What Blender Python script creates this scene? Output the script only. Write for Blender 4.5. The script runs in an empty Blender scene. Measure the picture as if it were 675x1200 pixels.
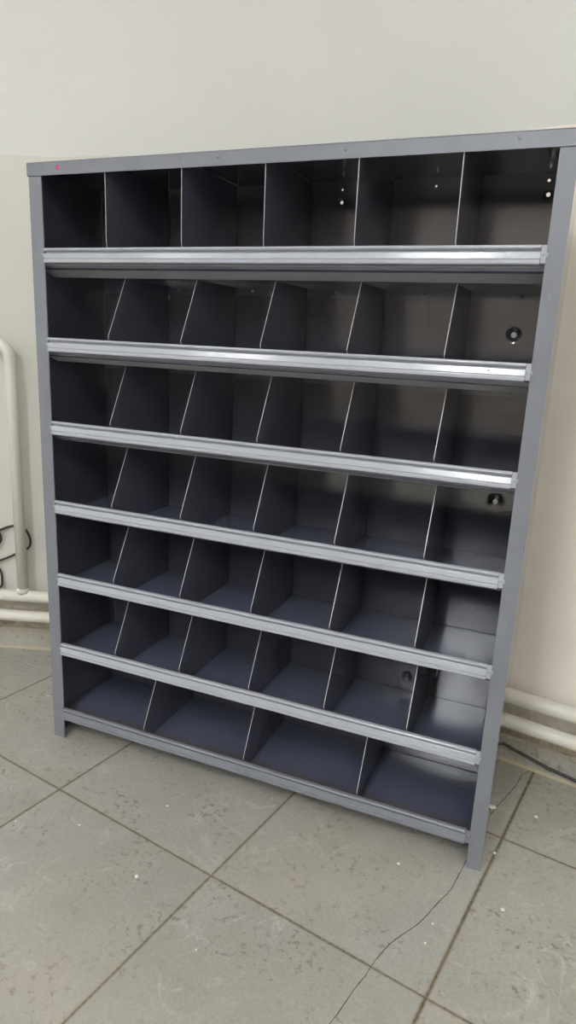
import bpy, bmesh, math, random
from mathutils import Vector, Matrix
random.seed(7)
S = bpy.context.scene
C = S.collection

# ------------------------------------------------------------------ helpers
def link(name, bm, mats, parent=None, smooth=False):
    me = bpy.data.meshes.new(name)
    bmesh.ops.recalc_face_normals(bm, faces=bm.faces[:])
    bm.to_mesh(me); bm.free()
    if not isinstance(mats, (list, tuple)): mats = [mats]
    for m in mats: me.materials.append(m)
    if smooth:
        for p in me.polygons: p.use_smooth = True
    o = bpy.data.objects.new(name, me); C.objects.link(o)
    if parent: o.parent = parent
    return o

def tag(o, label=None, cat=None, group=None, kind=None):
    if label: o['label'] = label
    if cat: o['category'] = cat
    if group: o['group'] = group
    if kind: o['kind'] = kind
    return o

def empty(name, loc=(0, 0, 0)):
    o = bpy.data.objects.new(name, None); C.objects.link(o); o.location = loc
    o.empty_display_size = .05
    return o

def box(bm, x0, x1, y0, y1, z0, z1, mi=0):
    v = [bm.verts.new((x, y, z)) for x in (x0, x1) for y in (y0, y1) for z in (z0, z1)]
    for q in ((0,1,3,2),(4,6,7,5),(0,4,5,1),(2,3,7,6),(0,2,6,4),(1,5,7,3)):
        f = bm.faces.new([v[i] for i in q]); f.material_index = mi

def prism_x(bm, prof, x0, x1, mi=0, mids=()):
    """closed profile of (y,z) swept along x"""
    xs = [x0, *mids, x1]
    rings = [[bm.verts.new((x, y, z)) for y, z in prof] for x in xs]
    n = len(prof)
    for a, b in zip(rings, rings[1:]):
        for i in range(n):
            f = bm.faces.new([a[i], a[(i+1) % n], b[(i+1) % n], b[i]]); f.material_index = mi
    bm.faces.new(rings[0]).material_index = mi
    bm.faces.new(rings[-1][::-1]).material_index = mi

def prism_z(bm, poly, z0, z1):
    a = [bm.verts.new((x, y, z0)) for x, y in poly]
    b = [bm.verts.new((x, y, z1)) for x, y in poly]
    n = len(poly)
    for i in range(n): bm.faces.new([a[i], a[(i+1) % n], b[(i+1) % n], b[i]])
    bm.faces.new(a[::-1]); bm.faces.new(b)

def catmull(pts, k=8):
    P = [Vector(p) for p in pts]
    out = []
    for i in range(len(P)-1):
        p0 = P[max(i-1, 0)]; p1 = P[i]; p2 = P[i+1]; p3 = P[min(i+2, len(P)-1)]
        for j in range(k):
            t = j/k
            out.append(.5*((2*p1)+(-p0+p2)*t+(2*p0-5*p1+4*p2-p3)*t*t+(-p0+3*p1-3*p2+p3)*t**3))
    out.append(P[-1]); return out

def tube(bm, pts, r, seg=16, cap=True):
    pts = [Vector(p) for p in pts]
    rings = []; prevn = None
    for i, p in enumerate(pts):
        t = (pts[min(i+1, len(pts)-1)]-pts[max(i-1, 0)]).normalized()
        if prevn is None:
            n = t.cross(Vector((0, 0, 1)))
            if n.length < 1e-3: n = t.cross(Vector((1, 0, 0)))
            n.normalize()
        else:
            n = (prevn-t*prevn.dot(t)).normalized()
        prevn = n; b = t.cross(n)
        rr = r(i/(len(pts)-1)) if callable(r) else r
        rings.append([bm.verts.new(p+(n*math.cos(a)+b*math.sin(a))*rr) for a in [2*math.pi*k/seg for k in range(seg)]])
    for a, b in zip(rings, rings[1:]):
        for k in range(seg): bm.faces.new([a[k], a[(k+1) % seg], b[(k+1) % seg], b[k]])
    if cap:
        bm.faces.new(rings[0][::-1]); bm.faces.new(rings[-1])

def bend(pts, r, k=10):
    """polyline with its inner corners rounded to radius-like distance r"""
    P = [Vector(p) for p in pts]; out = [P[0]]
    for i in range(1, len(P)-1):
        a = (P[i-1]-P[i]).normalized(); b = (P[i+1]-P[i]).normalized()
        A = P[i]+a*r; B = P[i]+b*r
        for j in range(k+1):
            t = j/k; out.append(A.lerp(P[i], t).lerp(P[i].lerp(B, t), t))
    out.append(P[-1]); return out

# ------------------------------------------------------------------ materials
def mat(name):
    m = bpy.data.materials.new(name); m.use_nodes = True
    nt = m.node_tree; b = nt.nodes['Principled BSDF']
    return m, nt, b
def N(nt, t, **kw):
    n = nt.nodes.new(t)
    for k, v in kw.items(): setattr(n, k, v)
    return n
def noise(nt, scale, detail=4, rough=.5, vec=None, dist=0):
    n = N(nt, 'ShaderNodeTexNoise'); n.inputs['Scale'].default_value = scale
    n.inputs['Detail'].default_value = detail; n.inputs['Roughness'].default_value = rough
    n.inputs['Distortion'].default_value = dist
    if vec: nt.links.new(vec, n.inputs['Vector'])
    return n.outputs['Fac']
def ramp(nt, fac, stops):
    n = N(nt, 'ShaderNodeValToRGB'); nt.links.new(fac, n.inputs['Fac'])
    e = n.color_ramp.elements
    while len(e) < len(stops): e.new(.5)
    for el, (p, c) in zip(e, stops):
        el.position = p; el.color = (*c, 1) if len(c) == 3 else c
    return n.outputs['Color']
def g(v): return (v, v, v)
def mix(nt, fac, a, b, mode='MIX'):
    n = N(nt, 'ShaderNodeMix', data_type='RGBA', blend_type=mode)
    for inp, v in ((n.inputs[0], fac), (n.inputs[6], a), (n.inputs[7], b)):
        if isinstance(v, (int, float)): inp.default_value = v
        elif isinstance(v, tuple): inp.default_value = (*v, 1)
        else: nt.links.new(v, inp)
    return n.outputs[2]
def math_(nt, op, a, b=0, c=None, clamp=False):
    n = N(nt, 'ShaderNodeMath', operation=op, use_clamp=clamp)
    for i, v in enumerate((a, b) if c is None else (a, b, c)):
        if isinstance(v, (int, float)): n.inputs[i].default_value = v
        else: nt.links.new(v, n.inputs[i])
    return n.outputs[0]
def bump(nt, b, h, strength, dist=.001):
    n = N(nt, 'ShaderNodeBump'); n.inputs['Strength'].default_value = strength
    n.inputs['Distance'].default_value = dist
    nt.links.new(h, n.inputs['Height']); nt.links.new(n.outputs[0], b.inputs['Normal'])
def objco(nt):
    return N(nt, 'ShaderNodeTexCoord').outputs['Object']
def geo_z(nt):
    s = N(nt, 'ShaderNodeSeparateXYZ'); nt.links.new(N(nt, 'ShaderNodeNewGeometry').outputs['Position'], s.inputs[0]); return s.outputs

def paint(name, col, rough, scratch=.5, bmp=.12, spec=.5, coat=0, ior=1.5, var=.07):
    m, nt, b = mat(name); co = objco(nt)
    n1 = noise(nt, 9, 3, .6, co)
    c = mix(nt, ramp(nt, n1, [(.3, g(0)), (.7, g(1))]), tuple(x*(1-var) for x in col), tuple(min(1, x*(1+var)) for x in col))
    # scuffs: sparse stretched scratches
    mp = N(nt, 'ShaderNodeMapping'); mp.inputs['Scale'].default_value = (60, 60, 9); nt.links.new(co, mp.inputs[0])
    sc = ramp(nt, noise(nt, 3, 3, .6, mp.outputs[0]), [(.69, g(0)), (.76, g(1))])
    c = mix(nt, math_(nt, 'MULTIPLY', sc, scratch), c, (.42, .43, .46))
    nt.links.new(c, b.inputs['Base Color'])
    r = ramp(nt, noise(nt, 14, 4, .6, co), [(.3, g(max(rough*.85, 0))), (.7, g(rough*1.2))])
    nt.links.new(r, b.inputs['Roughness'])
    b.inputs['Specular IOR Level'].default_value = spec
    b.inputs['IOR'].default_value = ior; b.inputs['Coat Weight'].default_value = coat; b.inputs['Coat Roughness'].default_value = .12
    bump(nt, b, noise(nt, 260, 2, .5, co), bmp, .0006)
    return m
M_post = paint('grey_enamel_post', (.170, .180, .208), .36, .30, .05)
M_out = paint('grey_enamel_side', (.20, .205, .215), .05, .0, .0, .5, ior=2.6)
M_in = paint('grey_enamel_inside_shade', (.058, .059, .080), .11, .0, .32, .5, ior=1.87)  # inside, shelf and divider tones: post enamel darkened for shade in the bins
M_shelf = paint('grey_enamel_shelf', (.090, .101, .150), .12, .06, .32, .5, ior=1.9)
M_skb = paint('grey_enamel_skirt_lit', (.34, .345, .375), .7, .0, .0, .2, ior=1.35, var=.04)  # same enamel, lightened to stand in for light on the underside band
M_rail = paint('grey_enamel_rail', (.36, .378, .425), .18, .0, .0, .5, ior=1.7, var=.03)
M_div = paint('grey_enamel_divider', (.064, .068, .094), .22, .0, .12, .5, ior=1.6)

def simple(name, col, rough, metal=0):
    m, nt, b = mat(name); co = objco(nt)
    c = mix(nt, noise(nt, 40, 3, .6, co), tuple(x*.85 for x in col), col)
    nt.links.new(c, b.inputs['Base Color']); b.inputs['Roughness'].default_value = rough
    b.inputs['Metallic'].default_value = metal
    return m
M_edge = simple('worn_steel_edge', (.42, .42, .42), .4, .2)
M_screw = simple('screw_steel', (.5, .5, .52), .3, .8)
M_pink = simple('pink_sticker', (.65, .05, .22), .5)
M_cable = simple('black_rubber', (.025, .022, .022), .45)
M_crumb = simple('plaster_white', (.85, .84, .80), .8)
M_fix = simple('white_enamel_fixture', (.8, .8, .8), .4)

# dark grime line along the front of every tray, a stain with its own shape
def shelf_mat():
    m = M_shelf; nt = m.node_tree; b = nt.nodes['Principled BSDF']
    src = b.inputs['Base Color'].links[0].from_socket
    s = geo_z(nt); co = objco(nt)
    n = noise(nt, 30, 6, .75, co)
    y = math_(nt, 'ADD', s[1], math_(nt, 'MULTIPLY', n, -.06))
    f = ramp(nt, y, [(0.0, g(.85)), (.036, g(0))])
    sn = N(nt, 'ShaderNodeSeparateXYZ'); nt.links.new(N(nt, 'ShaderNodeNewGeometry').outputs['True Normal'], sn.inputs[0])
    f = math_(nt, 'MULTIPLY', f, math_(nt, 'GREATER_THAN', sn.outputs[2], .5))
    nt.links.new(mix(nt, f, src, (.10, .075, .055)), b.inputs['Base Color'])
shelf_mat()

# walls: matt distemper above, oil paint below
def wall_mat(name, tint=1.0):
    m, nt, b = mat(name)
    pos = N(nt, 'ShaderNodeNewGeometry').outputs['Position']
    s = N(nt, 'ShaderNodeSeparateXYZ'); nt.links.new(pos, s.inputs[0])
    n = noise(nt, 2.2, 5, .6, pos)
    z = math_(nt, 'ADD', s.outputs[2], math_(nt, 'MULTIPLY', noise(nt, 9, 5, .7, pos), .02))
    up = math_(nt, 'GREATER_THAN', z, 1.378)
    cu = mix(nt, n, (.64, .645, .61), (.70, .70, .665))
    cl = mix(nt, n, (.575, .565, .51), (.63, .62, .565))
    warm_lit = ramp(nt, s.outputs[0], [(.3, g(0)), (.95, g(1))])  # older, warmer paint at right, also lightened to stand in for light there
    cl = mix(nt, warm_lit, cl, (.84, .785, .715))
    c = mix(nt, up, cl, cu)
    # grime just above the floor and behind the pipes
    d = math_(nt, 'ADD', s.outputs[2], math_(nt, 'MULTIPLY', noise(nt, 16, 6, .75, pos), -.09))
    fd = ramp(nt, d, [(0.0, g(.95)), (.06, g(.85)), (.125, g(0))])
    dirt = mix(nt, ramp(nt, noise(nt, 45, 5, .8, pos), [(.4, g(0)), (.6, g(1))]), (.24, .185, .105), (.48, .42, .31))
    c = mix(nt, fd, c, dirt)
    nt.links.new(c, b.inputs['Base Color'])
    r = math_(nt, 'MULTIPLY_ADD', up, .3, .42); nt.links.new(r, b.inputs['Roughness'])
    h = math_(nt, 'ADD', noise(nt, 14, 5, .6, pos), math_(nt, 'MULTIPLY', noise(nt, 120, 3, .5, pos), .25))
    bump(nt, b, h, .35, .004)
    return m
M_wall = wall_mat('painted_plaster')

def plain_wall(name, col, rough=.7):
    m, nt, b = mat(name); pos = N(nt, 'ShaderNodeNewGeometry').outputs['Position']
    nt.links.new(mix(nt, noise(nt, 1.5, 4, .6, pos), tuple(x*.93 for x in col), col), b.inputs['Base Color'])
    b.inputs['Roughness'].default_value = rough
    return m
M_rear = plain_wall('rear_wall_paint', (.40, .355, .31))
M_room = plain_wall('room_plaster', (.82, .80, .76))
M_ceil = plain_wall('ceiling_white', (.86, .86, .85), .85)

ANG = -math.radians(9.85); OX, OY, PITCH = .553, -.224, .4115
def stone_col(nt, pos):
    n1 = noise(nt, 3.2, 6, .6, pos, .6)
    base = mix(nt, ramp(nt, n1, [(.3, g(0)), (.7, g(1))]), (.345, .340, .298), (.425, .418, .378))
    # pale wandering veins
    v1 = noise(nt, 3.2, 3, .5, pos, .9)
    vein = ramp(nt, math_(nt, 'ABSOLUTE', math_(nt, 'SUBTRACT', v1, .5)), [(0, g(1)), (.022, g(0))])
    gate = ramp(nt, noise(nt, 5.5, 2, .5, pos), [(.48, g(0)), (.62, g(1))])
    base = mix(nt, math_(nt, 'MULTIPLY', math_(nt, 'MULTIPLY', vein, gate), .35), base, (.62, .62, .58))
    v2 = noise(nt, 8, 3, .5, pos, 1.2)
    vein2 = ramp(nt, math_(nt, 'ABSOLUTE', math_(nt, 'SUBTRACT', v2, .47)), [(0, g(1)), (.016, g(0))])
    gate2 = ramp(nt, noise(nt, 9, 3, .6, pos), [(.5, g(0)), (.6, g(1))])
    base = mix(nt, math_(nt, 'MULTIPLY', math_(nt, 'MULTIPLY', vein2, gate2), .45), base, (.60, .60, .56))
    # clusters of dark pits
    pit = ramp(nt, noise(nt, 75, 4, .65, pos), [(.55, g(0)), (.61, g(1))])
    pg = ramp(nt, noise(nt, 8, 4, .7, pos), [(.46, g(0)), (.60, g(1))])
    base = mix(nt, math_(nt, 'MULTIPLY', math_(nt, 'MULTIPLY', pit, pg), .75), base, (.12, .112, .09))
    fine = noise(nt, 160, 3, .7, pos)
    base = mix(nt, ramp(nt, fine, [(.35, g(.3)), (.6, g(0))]), base, (.2, .19, .16))
    # light tan dirt drifts
    cl = ramp(nt, noise(nt, 14, 5, .7, pos, .4), [(.35, g(.28)), (.62, g(0))])
    base = mix(nt, cl, base, (.27, .26, .22))
    dr = ramp(nt, noise(nt, 2.0, 3, .6, pos), [(.5, g(0)), (.75, g(1))])
    return mix(nt, math_(nt, 'MULTIPLY', dr, .35), base, (.45, .40, .31)), v1
def floor_mat():
    m, nt, b = mat('marble_look_tiles')
    pos = N(nt, 'ShaderNodeNewGeometry').outputs['Position']
    mp = N(nt, 'ShaderNodeMapping', vector_type='TEXTURE')
    mp.inputs['Location'].default_value = (OX, OY, 0); mp.inputs['Rotation'].default_value = (0, 0, ANG)
    nt.links.new(pos, mp.inputs[0])
    s = N(nt, 'ShaderNodeSeparateXYZ'); nt.links.new(mp.outputs[0], s.inputs[0])
    wob = math_(nt, 'MULTIPLY', math_(nt, 'SUBTRACT', noise(nt, 60, 3, .6, pos), .5), .0022)
    ds = []; cells = []
    for ax in (0, 1):
        u = math_(nt, 'DIVIDE', s.outputs[ax], PITCH)
        cells.append(math_(nt, 'FLOOR', u))
        fr = math_(nt, 'FRACT', math_(nt, 'ADD', u, .5))
        d = math_(nt, 'MULTIPLY', math_(nt, 'ABSOLUTE', math_(nt, 'SUBTRACT', fr, .5)), PITCH)
        ds.append(math_(nt, 'ADD', d, wob))
    near1 = math_(nt, 'COMPARE', s.outputs[0], PITCH, .05)
    ds[0] = math_(nt, 'SUBTRACT', ds[0], math_(nt, 'MULTIPLY', near1, .0009))
    d = math_(nt, 'MINIMUM', ds[0], ds[1])
    gr = ramp(nt, d, [(.0019, g(1)), (.0030, g(0))])
    edge = ramp(nt, d, [(.003, g(1)), (.009, g(0))])
    # every tile gets its own piece of the pattern
    off = N(nt, 'ShaderNodeCombineXYZ')
    nt.links.new(math_(nt, 'MULTIPLY', cells[0], 3.71), off.inputs[0]); nt.links.new(math_(nt, 'MULTIPLY', cells[1], 5.13), off.inputs[1])
    va = N(nt, 'ShaderNodeVectorMath', operation='ADD'); nt.links.new(pos, va.inputs[0]); nt.links.new(off.outputs[0], va.inputs[1])
    base, v = stone_col(nt, va.outputs[0])
    base = mix(nt, math_(nt, 'MULTIPLY', edge, .25), base, (.33, .28, .20))
    gc = mix(nt, ramp(nt, noise(nt, 130, 4, .7, pos), [(.4, g(0)), (.65, g(1))]), (.085, .066, .040), (.20, .165, .11))
    nt.links.new(mix(nt, gr, base, gc), b.inputs['Base Color'])
    r = mix(nt, gr, ramp(nt, noise(nt, 12, 4, .6, pos), [(.3, g(.34)), (.7, g(.5))]), g(.9))
    nt.links.new(r, b.inputs['Roughness'])
    h = math_(nt, 'SUBTRACT', math_(nt, 'MULTIPLY', noise(nt, 18, 4, .6, va.outputs[0]), .35), gr)
    bump(nt, b, h, .35, .002)
    return m
M_floor = floor_mat()
def skirt_mat():
    m, nt, b = mat('marble_look_skirting')
    pos = N(nt, 'ShaderNodeNewGeometry').outputs['Position']
    base, v = stone_col(nt, pos)
    s = geo_z(nt)
    f = ramp(nt, math_(nt, 'ADD', s[2], math_(nt, 'MULTIPLY', noise(nt, 30, 4, .7, pos), .012)), [(.012, g(1)), (.017, g(0))])
    base = mix(nt, f, base, (.50, .45, .32))
    top = ramp(nt, math_(nt, 'ADD', s[2], math_(nt, 'MULTIPLY', noise(nt, 22, 5, .7, pos), .03)), [(.055, g(0)), (.085, g(1))])
    base = mix(nt, math_(nt, 'MULTIPLY', top, .6), base, (.30, .245, .165))
    nt.links.new(base, b.inputs['Base Color']); b.inputs['Roughness'].default_value = .5
    bump(nt, b, noise(nt, 40, 4, .6, pos), .4, .003)
    return m
M_skirt = skirt_mat()
def pipe_mat():
    m, nt, b = mat('cream_pipe_enamel'); co = objco(nt)
    c = mix(nt, noise(nt, 6, 4, .6, co), (.66, .635, .56), (.74, .72, .65))
    chip = ramp(nt, noise(nt, 55, 4, .7, co), [(.68, g(0)), (.72, g(1))])
    nt.links.new(mix(nt, math_(nt, 'MULTIPLY', chip, .4), c, (.45, .38, .27)), b.inputs['Base Color'])
    b.inputs['Roughness'].default_value = .32
    bump(nt, b, noise(nt, 30, 4, .6, co), .25, .002)
    return m
M_pipe = pipe_mat()
LAMP = 160
def emit(name, col, s):
    m, nt, b = mat(name); b.inputs['Base Color'].default_value = (.8, .8, .8, 1)
    b.inputs['Emission Color'].default_value = (*col, 1); b.inputs['Emission Strength'].default_value = s
    return m
M_lamp4 = emit('dim_tube', (1, .98, .95), LAMP*.3)
M_fill = emit('fill_tube', (1, .96, .90), LAMP*.65)  # tubes of the added fill light at the right
M_lamp3 = emit('bright_tube', (.95, .985, 1.03), LAMP*1.45)
M_lamp = emit('lit_tube', (.95, .985, 1.03), LAMP)

# ------------------------------------------------------------------ the room
K = Vector((.226, .541)); DL = Vector((-.943, -.333)).normalized(); DR = Vector((.982, -.189)).normalized()
NL = Vector((.333, -.943)).normalized(); NR = Vector((-.189, -.982)).normalized()   # normals into the room
EL = K+DL*3; ER = K+DR*3
YB = -5.6; ZC = 2.75
bm = bmesh.new(); prism_z(bm, [(-4, 2), (-4, YB-.5), (4.5, YB-.5), (4.5, 2)], -.1, 0)
floor = tag(link('floor', bm, M_floor), kind='structure')
bm = bmesh.new(); prism_z(bm, [(-4, 2), (-4, YB-.5), (4.5, YB-.5), (4.5, 2)], ZC, ZC+.1)
tag(link('ceiling', bm, M_ceil), kind='structure')
def wall(name, a, b, n, m, thick=.12):
    bm = bmesh.new(); n = Vector(n)
    prism_z(bm, [tuple(a), tuple(b), tuple(Vector(b)-n*thick), tuple(Vector(a)-n*thick)], 0, ZC)
    return tag(link(name, bm, m), kind='structure')
SL, SR = .56, .75
def wall_line(off=0, s_left=3, s_right=3, n=48):
    """plan of the back wall: two straight runs joined by a long gentle curve, pushed `off` into the room"""
    P = []
    for k in range(13): P.append((K+DL*(s_left+(SL-s_left)*k/12), NL))
    A = K+DL*SL; B = K+DR*SR
    for k in range(1, n):
        t = k/n; p = A*(1-t)**2+K*2*t*(1-t)+B*t*t
        d = ((K-A)*(1-t)+(B-K)*t).normalized(); P.append((p, Vector((d.y, -d.x))))
    for k in range(13): P.append((K+DR*(SR+(s_right-SR)*k/12), NR))
    return [p+nn*off for p, nn in P]
def curved_wall():
    bm = bmesh.new(); F = wall_line(); Bk = wall_line(-.12)
    for L_ in (F, Bk):
        a = [bm.verts.new((p.x, p.y, 0)) for p in L_]; b = [bm.verts.new((p.x, p.y, ZC)) for p in L_]
        for i in range(len(L_)-1):
            bm.faces.new([a[i], a[i+1], b[i+1], b[i]]).smooth = True
    for i in (0, -1):
        bm.faces.new([bm.verts.new((p.x, p.y, z)) for p, z in ((F[i], 0), (Bk[i], 0), (Bk[i], ZC), (F[i], ZC))])
    o = link('wall_back', bm, M_wall, None, True)
    return tag(o, kind='structure')
curved_wall()
wall('wall_west', EL, (EL.x, YB), (1, 0), M_room)
wall('wall_east', ER, (ER.x, YB), (-1, 0), M_room)
wall('wall_rear', (EL.x, YB), (ER.x, YB), (0, 1), M_rear)

def skirting():
    bm = bmesh.new(); A0 = wall_line(0); A1 = wall_line(.007); A2 = wall_line(.002); pr = None
    for i in range(len(A0)):
        h = .070+.003*math.sin(i*1.7)*math.sin(i*.6)
        c = [bm.verts.new((A1[i].x, A1[i].y, 0)), bm.verts.new((A1[i].x, A1[i].y, h-.004)), bm.verts.new((A2[i].x, A2[i].y, h)), bm.verts.new((A0[i].x, A0[i].y, h))]
        if pr:
            for k in range(3): bm.faces.new([pr[k], c[k], c[k+1], pr[k+1]])
        pr = c
    return tag(link('baseboard_back', bm, M_skirt), kind='structure')
skirting()

# crack across the tiles: a hairline groove laid as a dark sliver in the floor
crack = [(0.971,0.008),(0.965,-0.025),(0.957,-0.067),(0.943,-0.103),(0.929,-0.142),(0.916,-0.173),(0.898,-0.202),(0.884,-0.23),(0.872,-0.265),(0.865,-0.298),(0.854,-0.335),(0.848,-0.363),(0.841,-0.391),(.83,-.44)]
crack2 = [(1.066,.37),(1.05,.347),(1.038,.293),(1.022,.244),(1.004,.19),(.99,.12),(.978,.05),(.971,.008)]
M_crack = simple('crack_dirt', (.12, .10, .075), .9)
def sliver(bm, pts, w):
    pts = catmull([(x, y, 0) for x, y in pts], 5); pr = None
    for i, p in enumerate(pts):
        t = (pts[min(i+1, len(pts)-1)]-pts[max(i-1, 0)]).normalized(); nn = Vector((-t.y, t.x, 0))
        j = Vector((random.uniform(-1, 1), random.uniform(-1, 1), 0))*.0005
        ww = w*random.uniform(.6, 1.1)
        a = bm.verts.new(p+j+nn*ww+Vector((0, 0, .0002))); b = bm.verts.new(p+j-nn*ww+Vector((0, 0, .0002)))
        if pr: bm.faces.new([pr[0], a, b, pr[1]])
        pr = (a, b)
bm = bmesh.new(); sliver(bm, crack, .0010); sliver(bm, crack2, .0009)
link('crack', bm, M_crack, floor)

# ------------------------------------------------------------------ the rack
H, HB, D = 1.256, 1.2318, .225
PL, PR = .0306, .0268
Z = [1.1005, .9290, .7583, .5863, .4184, .2489, .0813]
DX = [.1788, .3442, .5083, .6728, .8375]
DX7 = [.253, .502, .752]
rack = tag(empty('storage_rack'), 'tall grey-blue metal pigeonhole rack with seven rows of open bins on the tiled floor', 'storage rack')

def side(sgn):
    """folded sheet side: plate, front post flange with return, rear flange"""
    bm = bmesh.new()
    w = PL if sgn > 0 else PR
    X = (lambda v: v) if sgn > 0 else (lambda v: 1-v)
    def bx(a, b, *r, mi=0):
        x0, x1 = sorted((X(a), X(b))); box(bm, x0, x1, *r, mi=mi)
    bx(0, .0015, .0015, D, 0, H-.003, mi=1)           # plate, outer face glossy
    bx(.0015, .0022, .0015, D-.0015, .0005, H-.004, mi=2)   # inner face
    bx(0, w, 0, .0015, 0, H-.003, mi=0)             # post face
    bx(w-.0015, w, .0015, .0032, 0, H-.003, mi=0)    # return lip
    bx(.0022, .016, D-.0015, D, 0, H-.003, mi=2)         # rear flange
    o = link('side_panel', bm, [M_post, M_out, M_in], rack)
    bv = o.modifiers.new('bevel', 'BEVEL'); bv.width = .0006; bv.segments = 2; bv.limit_method = 'ANGLE'
    return o
side(1); side(-1)

bm = bmesh.new()
box(bm, -.0022, 1.0022, -.0022, D+.001, H-.0016, H)                 # top sheet
box(bm, -.0022, 1.0022, -.0022, -.0006, HB, H-.0016)               # front lip
box(bm, -.0022, -.0006, -.0006, D, HB, H-.0016); box(bm, 1.0006, 1.0022, -.0006, D, HB, H-.0016)
box(bm, .004, .996, .0018, .0030, HB+.001, H-.002)                 # folded-under lip
top = link('top_panel', bm, [M_post], rack)
bv = top.modifiers.new('bevel', 'BEVEL'); bv.width = .001; bv.segments = 2; bv.limit_method = 'ANGLE'
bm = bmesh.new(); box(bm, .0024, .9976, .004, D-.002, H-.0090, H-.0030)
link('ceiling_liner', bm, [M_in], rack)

# pink dot and small dimples on the header
def disc(bm, c, r, axis='y', h=.0006, seg=20, dome=0):
    ring = [bm.verts.new((c[0]+r*math.cos(a), c[1], c[2]+r*math.sin(a))) for a in [2*math.pi*k/seg for k in range(seg)]]
    ring2 = [bm.verts.new((c[0]+.8*r*math.cos(a), c[1]-h, c[2]+.8*r*math.sin(a))) for a in [2*math.pi*k/seg for k in range(seg)]]
    for k in range(seg): bm.faces.new([ring[k], ring[(k+1) % seg], ring2[(k+1) % seg], ring2[k]])
    cc = bm.verts.new((c[0], c[1]-h-dome, c[2]))
    for k in range(seg): bm.faces.new([ring2[k], ring2[(k+1) % seg], cc])
bm = bmesh.new(); disc(bm, (.0745, -.0022, 1.2445), .0042, dome=.0006); tag(link('dot_sticker', bm, M_pink, rack, True), 'small pink dot sticker')
for x, z in ((.6505, 1.2455), (.916, 1.2465), (.42, 1.2455)):
    bm = bmesh.new(); disc(bm, (x, -.0022, z), .0032, dome=.0007); link('rivet', bm, M_post, rack, True)

# back panel with real punched holes and pressed dimples
def back():
    holes = [(.949, 1.2355, .0026, 0), (.9505, 1.2130, .0036, .010), (.570, 1.2105, .0032, .008), (.571, 1.2330, .0024, 0),
             (.753, 1.2330, .0022, 0), (.922, .9735, .0052, .017), (.926, .6560, .0050, .021), (.786, .2440, .0045, .014),
             (.41, 1.2120, .0024, .008)]
    bm = bmesh.new()
    x0, x1, z0, z1, Y = .0022, .9978, .03, H-.004, D
    sq = [(h, max(h[2]*1.6, h[3]*1.15)) for h in holes]
    xs = sorted({x0, x1, *[h[0]-s for h, s in sq], *[h[0]+s for h, s in sq]})
    zs = sorted({z0, z1, *[min(h[1]+s, z1-.0005) for h, s in sq], *[h[1]-s for h, s in sq]})
    def inside(cx, cz):
        return any(abs(cx-h[0]) < s and h[1]-s < cz < h[1]+s for h, s in sq)
    vc = {}
    def V(x, z):
        k = (round(x, 5), round(z, 5))
        if k not in vc: vc[k] = bm.verts.new((x, Y, z))
        return vc[k]
    for i in range(len(xs)-1):
        for j in range(len(zs)-1):
            if inside((xs[i]+xs[i+1])/2, (zs[j]+zs[j+1])/2): continue
            bm.faces.new([V(xs[i], zs[j]), V(xs[i+1], zs[j]), V(xs[i+1], zs[j+1]), V(xs[i], zs[j+1])])
    done = []
    for (hx, hz, r, dr), s in sq:
        n = 32; zt = min(hz+s, z1-.0005)
        def ring(R, y): return [bm.verts.new((hx+R*math.cos(a), y, hz+R*math.sin(a))) for a in [2*math.pi*k/n for k in range(n)]]
        out = []
        for k in range(n):
            a = 2*math.pi*k/n; c, sn = math.cos(a), math.sin(a); q = s/max(abs(c), abs(sn))
            out.append(bm.verts.new((hx+c*q, Y, min(hz+sn*q, zt))))
        rings = [out]
        if dr:
            for t in (1, .9, .78, .64, .5): 
                RR = r+(dr-r)*t; rings.append(ring(RR, Y+.0016*(0.5-.5*math.cos(math.pi*(1-t)))*1.3))
        rings.append(ring(r, Y+(.0028 if dr else 0)))
        rings.append(ring(r, Y+(.0042 if dr else .0015)))
        for a, b in zip(rings, rings[1:]):
            for k in range(n): bm.faces.new([a[k], a[(k+1) % n], b[(k+1) % n], b[k]])
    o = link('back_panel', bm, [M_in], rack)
    o.modifiers.new('th', 'SOLIDIFY').thickness = .0007
    o.modifiers['th'].offset = -1 if o.data.polygons[0].normal.y < 0 else 1
    return o
bk = back()

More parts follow.
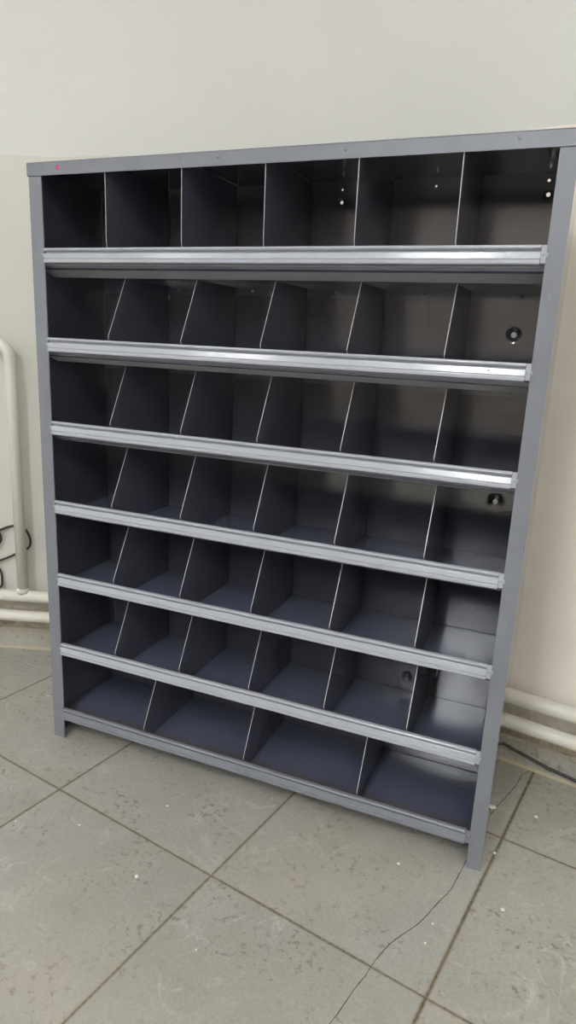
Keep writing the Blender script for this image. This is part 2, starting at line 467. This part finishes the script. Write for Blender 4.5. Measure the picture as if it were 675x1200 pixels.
# shelves: tray, sloped front skirt, rear flange, rail with clips, screws
XR0, XR1 = PL+.0040, 1-PR-.0075
def shelf(i, z):
    bm = bmesh.new()
    prof = [(.0025, z-.003), (.0025, z-.028), (.004, z-.0295), (.060, z-.0500), (.0615, z-.0455), (D-.002, z-.0430), (D-.002, z-.0385),
            (.020, z-.0385), (.012, z-.036), (.009, z-.030), (.009, z-.003)]
    if i == 6:
        prof = [(.0025, z-.003), (.0025, z-.026), (.02, z-.030), (D-.002, z-.0315), (D-.002, z-.0275), (.020, z-.0275), (.012, z-.026), (.009, z-.020), (.009, z-.003)]
    prism_x(bm, prof, .0026, .9974)
    bm.faces.ensure_lookup_table(); bm.faces[2 if i < 6 else 1].material_index = 1
    box(bm, .0026, .9974, D-.0026, D-.0012, z-.069, z-.043) if i < 6 else None
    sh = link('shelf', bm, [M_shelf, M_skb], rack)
    # label rail
    bm = bmesh.new()
    n = 6
    lip = [(-.0042-.0026*math.sin(math.pi*k/n), z-.0062+.0062*(k/n)) for k in range(n+1)]     # rounded top lip, bottom to top
    prof = [(.0024, z)] + [(y, zz) for y, zz in reversed(lip)] + \
           [(.0006, z-.0064), (.0006, z-.0088), (-.0030, z-.0098), (-.0060, z-.0196), (-.0048, z-.0204), (-.0072, z-.0214), (-.0074, z-.0268), (-.0050, z-.0286), (.0024, z-.0286)]
    mids = [XR0+(XR1-XR0)*k/24 for k in range(1, 24)]
    prism_x(bm, prof, XR0, XR1, 0, mids)
    # slight waviness of thin sheet
    for v in bm.verts: v.co.y += .0004*math.sin(v.co.x*17+i)+.0003*math.sin(v.co.x*41+2*i)
    rl = link('label_rail', bm, [M_rail if i < 6 else M_post], sh)
    bv = rl.modifiers.new('b', 'BEVEL'); bv.width = .0005; bv.segments = 2; bv.limit_method = 'ANGLE'; bv.angle_limit = math.radians(35)
    # end clips
    bm = bmesh.new()
    box(bm, XR1+.0002, 1-PR+.0005, -.0030, -.0004, z-.0262, z-.0005)
    disc(bm, (1-PR-.0035, -.0030, z-.014), .0022, dome=.0008)
    box(bm, 1-PR-.0008, 1-PR+.0030, -.0024, -.0004, z-.017, z-.011)
    link('rail_clip', bm, [M_rail if i < 6 else M_post], sh)
    bm = bmesh.new()
    box(bm, PL-.0016, PL+.0042, -.0030, -.0004, z-.0170, z-.0105)
    link('rail_clip', bm, [M_rail if i < 6 else M_post], sh)
    # screw heads on the rail face
    sx = [(.914,), (.07, .91), (.93,), (.25, .92), (.9,), (.90,), ()][i]
    for x in sx:
        bm = bmesh.new(); disc(bm, (x, -.0044, z-.0145), .0023, dome=.0006); link('screw', bm, [M_screw], sh, True)
    if i < 3:
        for x in (.205, .385, .571, .7515, .928):
            bm = bmesh.new(); disc(bm, (x, D-.0026, z-.0585), .0030, dome=.0012); link('screw', bm, [M_screw if x < .7 else M_in], sh, True)
    return sh
for i, z in enumerate(Z): shelf(i, z)

# dividers
def plate(prof, x, name='divider', edge_idx=()):
    bm = bmesh.new(); T = .0007
    a = [bm.verts.new((x-T, y, z)) for y, z in prof]; b = [bm.verts.new((x+T, y, z)) for y, z in prof]
    n = len(prof)
    bm.faces.new(a); bm.faces.new(b[::-1])
    for k in range(n):
        f = bm.faces.new([a[k], b[k], b[(k+1) % n], a[(k+1) % n]])
        if k in edge_idx: f.material_index = 1
    # narrow rear mounting flange
    yb = D-.0032; z0 = min(z for y, z in prof)+.004; z1 = max(z for y, z in prof)-.03
    box(bm, x-T-.007, x-T, yb-.0012, yb, z0, z1)
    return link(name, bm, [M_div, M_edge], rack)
def slanted(x, zf, ztop, tray):
    yb = D-.0032; j = random.uniform(-.0012, .0012)
    y1, z1 = .0075, zf-.004
    y2, z2 = .061+j, ztop-.0015
    # rounded lower front corner
    p0 = Vector((.011, zf-.006)); d = (Vector((y2, z2))-Vector((.0035, zf+.004))).normalized()
    P = [(.0115, tray+.003), (.0098, zf-.0002), (.0055, zf+.0012), (.0034, zf+.0045), (.0040, zf+.0085), (y2, z2), (y2+.001, z2+.0006), (yb, z2), (yb, tray+.0012), (.022, tray+.0012)]
    plate(P, x, edge_idx=(1, 2, 3, 4, 5, 6))
for x in DX:
    z = Z[0]; yb = D-.0032; zt = HB+.0140
    P = [(.0115, z-.032), (.0105, z+.0005), (.0052, z+.002), (.0042, z+.008), (.0034, z+.010), (.0034, zt), (yb, zt), (yb, z-.0372), (.022, z-.0372)]
    plate(P, x, edge_idx=(1, 2, 3, 4))
for r in range(1, 6):
    for x in DX: slanted(x+random.uniform(-.0008, .0008), Z[r], Z[r-1]-.0505, Z[r]-.0385)
for x in DX7: slanted(x, Z[6], Z[5]-.0505, Z[6]-.0275)

# a bent tab high on the back of the right bin of row six, paint flakes below it
bm = bmesh.new()
tube(bm, catmull([(.846, D-.004, .292), (.850, D-.010, .290), (.853, D-.016, .282), (.852, D-.017, .268)], 6), .0022, 8)
tag(link('bent_tab', bm, M_screw, rack, True), 'bright bent metal tab')
# ------------------------------------------------------------------ heating pipes
def run(bm, z, off, r):
    L_ = wall_line(off, 2.8, 2.8)
    tube(bm, [(p.x, p.y, z+.002*math.sin(i*.35)) for i, p in enumerate(L_)], r, 20)
ZP1, ZP2, OFF = .1895, .1265, .045
up = tag(empty('heating_pipe', (-.3565, .288, ZP1)), 'upper of two low cream heating pipes, with a vertical riser left of the rack', 'pipe')
def sub(o, e):
    o.parent = e; o.matrix_parent_inverse = Matrix.Translation(-Vector(e.location)); return o
bm = bmesh.new(); run(bm, ZP1, OFF, .0170); sub(link('pipe_run', bm, M_pipe, None, True), up)
rx, ry = -.3565, .288
dl = Vector((DL.x, DL.y, 0))
bm = bmesh.new()
path = bend([(rx+.001, ry, ZP1), (rx, ry, .905), tuple(Vector((rx, ry, .905))+dl*.9)], .05, 14)
tube(bm, path, .0155, 20)
sub(link('riser', bm, M_pipe, None, True), up)
bm = bmesh.new(); tube(bm, [(rx+.001, ry, ZP1+.010), (rx+.001, ry, ZP1+.019), (rx+.001, ry, ZP1+.024)], lambda t: .0195-.004*t, 20); sub(link('weld_collar', bm, M_pipe, None, True), up)
bm = bmesh.new(); run(bm, ZP2, OFF, .0165)
tag(link('heating_pipe', bm, M_pipe, None, True), 'lower of the two cream heating pipes, running just above the skirting tiles', 'pipe')

# ------------------------------------------------------------------ cables
bm = bmesh.new()
big = [(-.60,.20,.28),(-.5,.262,.335),(-.456,.287,.366),(-.436,.294,.374),(-.417,.301,.383),(-.393,.310,.389),(-.369,.318,.383),(-.356,.323,.361),(-.354,.324,.338),(-.363,.320,.322),(-.390,.311,.307),(-.417,.301,.292),(-.442,.292,.280),(-.480,.279,.259),(-.518,.266,.235),(-.56,.25,.25),(-.60,.235,.32),(-.57,.245,.385),(-.50,.27,.40),(-.450,.288,.385),(-.437,.293,.363),(-.434,.294,.348),(-.439,.293,.335),(-.459,.286,.310),(-.50,.272,.285),(-.49,.275,.285),(-.467,.283,.270),(-.444,.291,.253),(-.439,.293,.224),(-.447,.290,.197),(-.49,.274,.205),(-.56,.25,.23),(-.64,.220,.24),(-.75,.180,.245),(-.9,.126,.25)]
tube(bm, catmull(big, 8), .0034, 10)
tag(link('cable', bm, M_cable, None, True), 'black cable looped against the wall behind the vertical pipe, left of the rack', 'cable')
bm = bmesh.new()
cr = [(.70,.38,.0045),(.78,.385,.006),(.86,.385,.015),(.93,.386,.034),(.981,.376,.046),(1.0,.372,.052),(1.03,.366,.045),(1.069,.359,.037),(1.098,.353,.031),(1.125,.348,.028),(1.161,.341,.024),(1.24,.32,.012),(1.34,.29,.005),(1.5,.22,.0045)]
tube(bm, catmull(cr, 8), .0038, 10)
tag(link('cable', bm, M_cable, None, True), 'black cable running along the skirting to the right of the rack', 'cable')

# ------------------------------------------------------------------ crumbs of plaster on the floor
crumbs = [((.856,-.049),.0034,'white plaster crumb on the tile below the rack, left of its right foot'),
 ((.434,-.285),.0040,'white plaster crumb on the tile just below the long grout line, centre left'),
 ((.256,-.223),.0024,'tiny pale crumb right of the left grout crossing, just below the grout line'),
 ((.139,-.269),.0028,'tiny pale crumb near the left edge of the picture beside the grout line'),
 ((.381,-.100),.0028,'tiny white crumb on the tile in front of the bottom rail, left side'),
 ((.942,-.157),.0022,'tiny white crumb beside the crack below the right foot of the rack'),
 ((1.088,.206),.0036,'white crumb on the tile between the right foot of the rack and the wall'),
 ((1.002,.197),.0060,'pale plaster chip beside the rear corner of the right side panel'),
 ((1.048,-.075),.0034,'white crumb on the tile right of the wide grout line at the right'),
 ((-.137,.131),.0030,'white crumb on the floor outside the left side of the rack'),
 ((.938,-.200),.0020,'tiny pale crumb between the crack and the wide grout line'),
 ((1.02,.06),.0028,'pale crumb next to the grout crossing right of the rack'),
 ((.606,-.37),.0018,'tiny pale crumb on the nearest tile in the middle of the picture')]
for (x, y), r, lab in crumbs:
    bm = bmesh.new(); bmesh.ops.create_icosphere(bm, subdivisions=2, radius=r)
    for v in bm.verts:
        v.co *= random.uniform(.75, 1.15); v.co.z *= .55
    lo = min(v.co.z for v in bm.verts)
    o = link('plaster_crumb', bm, M_crumb); o.location = (x, y, -lo); o.rotation_euler[2] = random.uniform(0, 6)
    tag(o, lab, 'plaster crumb', 'plaster crumbs on the floor')

# ------------------------------------------------------------------ ceiling lamps (behind the viewer), one of them added as fill
def lamp(x, y, lab, ml=None):
    e = tag(empty('ceiling_light', (x, y, ZC)), lab, 'ceiling light', 'fluorescent ceiling lights')
    bm = bmesh.new(); prism_x(bm, [(-.03, 0), (-.03, -.06), (.03, -.06), (.03, 0)], -.64, .64); a = link('housing', bm, M_fix, e); a.rotation_euler[2] = math.pi/2
    for s in (-.05, .05):
        bm = bmesh.new(); tube(bm, [(-.6, s, -.085), (.6, s, -.085)], .014, 16); t = link('tube', bm, ml or M_lamp, e); t.rotation_euler[2] = math.pi/2
lamp(.42, -2.45, 'twin-tube fluorescent ceiling light nearest the rack')
lamp(-1.2, -2.6, 'twin-tube fluorescent ceiling light to the left of the rack', M_lamp4)
lamp(2.0, -2.75, 'added fill light, a twin-tube fixture to the right of the rack', M_fill)  # unseen fixture added to brighten the right wall and right post
lamp(.42, -4.30, 'twin-tube fluorescent ceiling light by the rear wall', M_lamp3)

W = bpy.data.worlds.new('world'); S.world = W; W.use_nodes = True
W.node_tree.nodes['Background'].inputs[0].default_value = (.8, .85, 1, 1); W.node_tree.nodes['Background'].inputs[1].default_value = 0.0

# ------------------------------------------------------------------ camera
yaw, pitch, roll = -.3856, -.2530, .0461
cam = bpy.data.cameras.new('camera'); co = bpy.data.objects.new('camera', cam); C.objects.link(co)
f0 = Vector((math.sin(yaw), math.cos(yaw), 0)); r0 = Vector((math.cos(yaw), -math.sin(yaw), 0))
fw = f0*math.cos(pitch)+Vector((0, 0, math.sin(pitch))); u0 = -f0*math.sin(pitch)+Vector((0, 0, math.cos(pitch)))
rt = r0*math.cos(roll)+u0*math.sin(roll); upv = -r0*math.sin(roll)+u0*math.cos(roll)
mw = Matrix((rt, upv, -fw)).transposed().to_4x4(); mw.translation = Vector((1.0388, -1.1323, .9523))
co.matrix_world = mw
cam.sensor_fit = 'VERTICAL'; cam.sensor_height = 36; cam.lens = 794.38/1200*36
cam.clip_start = .02
S.camera = co
S.view_settings.view_transform = 'Standard'; S.view_settings.look = 'None'
S.view_settings.exposure = 0.0; S.view_settings.gamma = 1; S.view_settings.use_curve_mapping = False
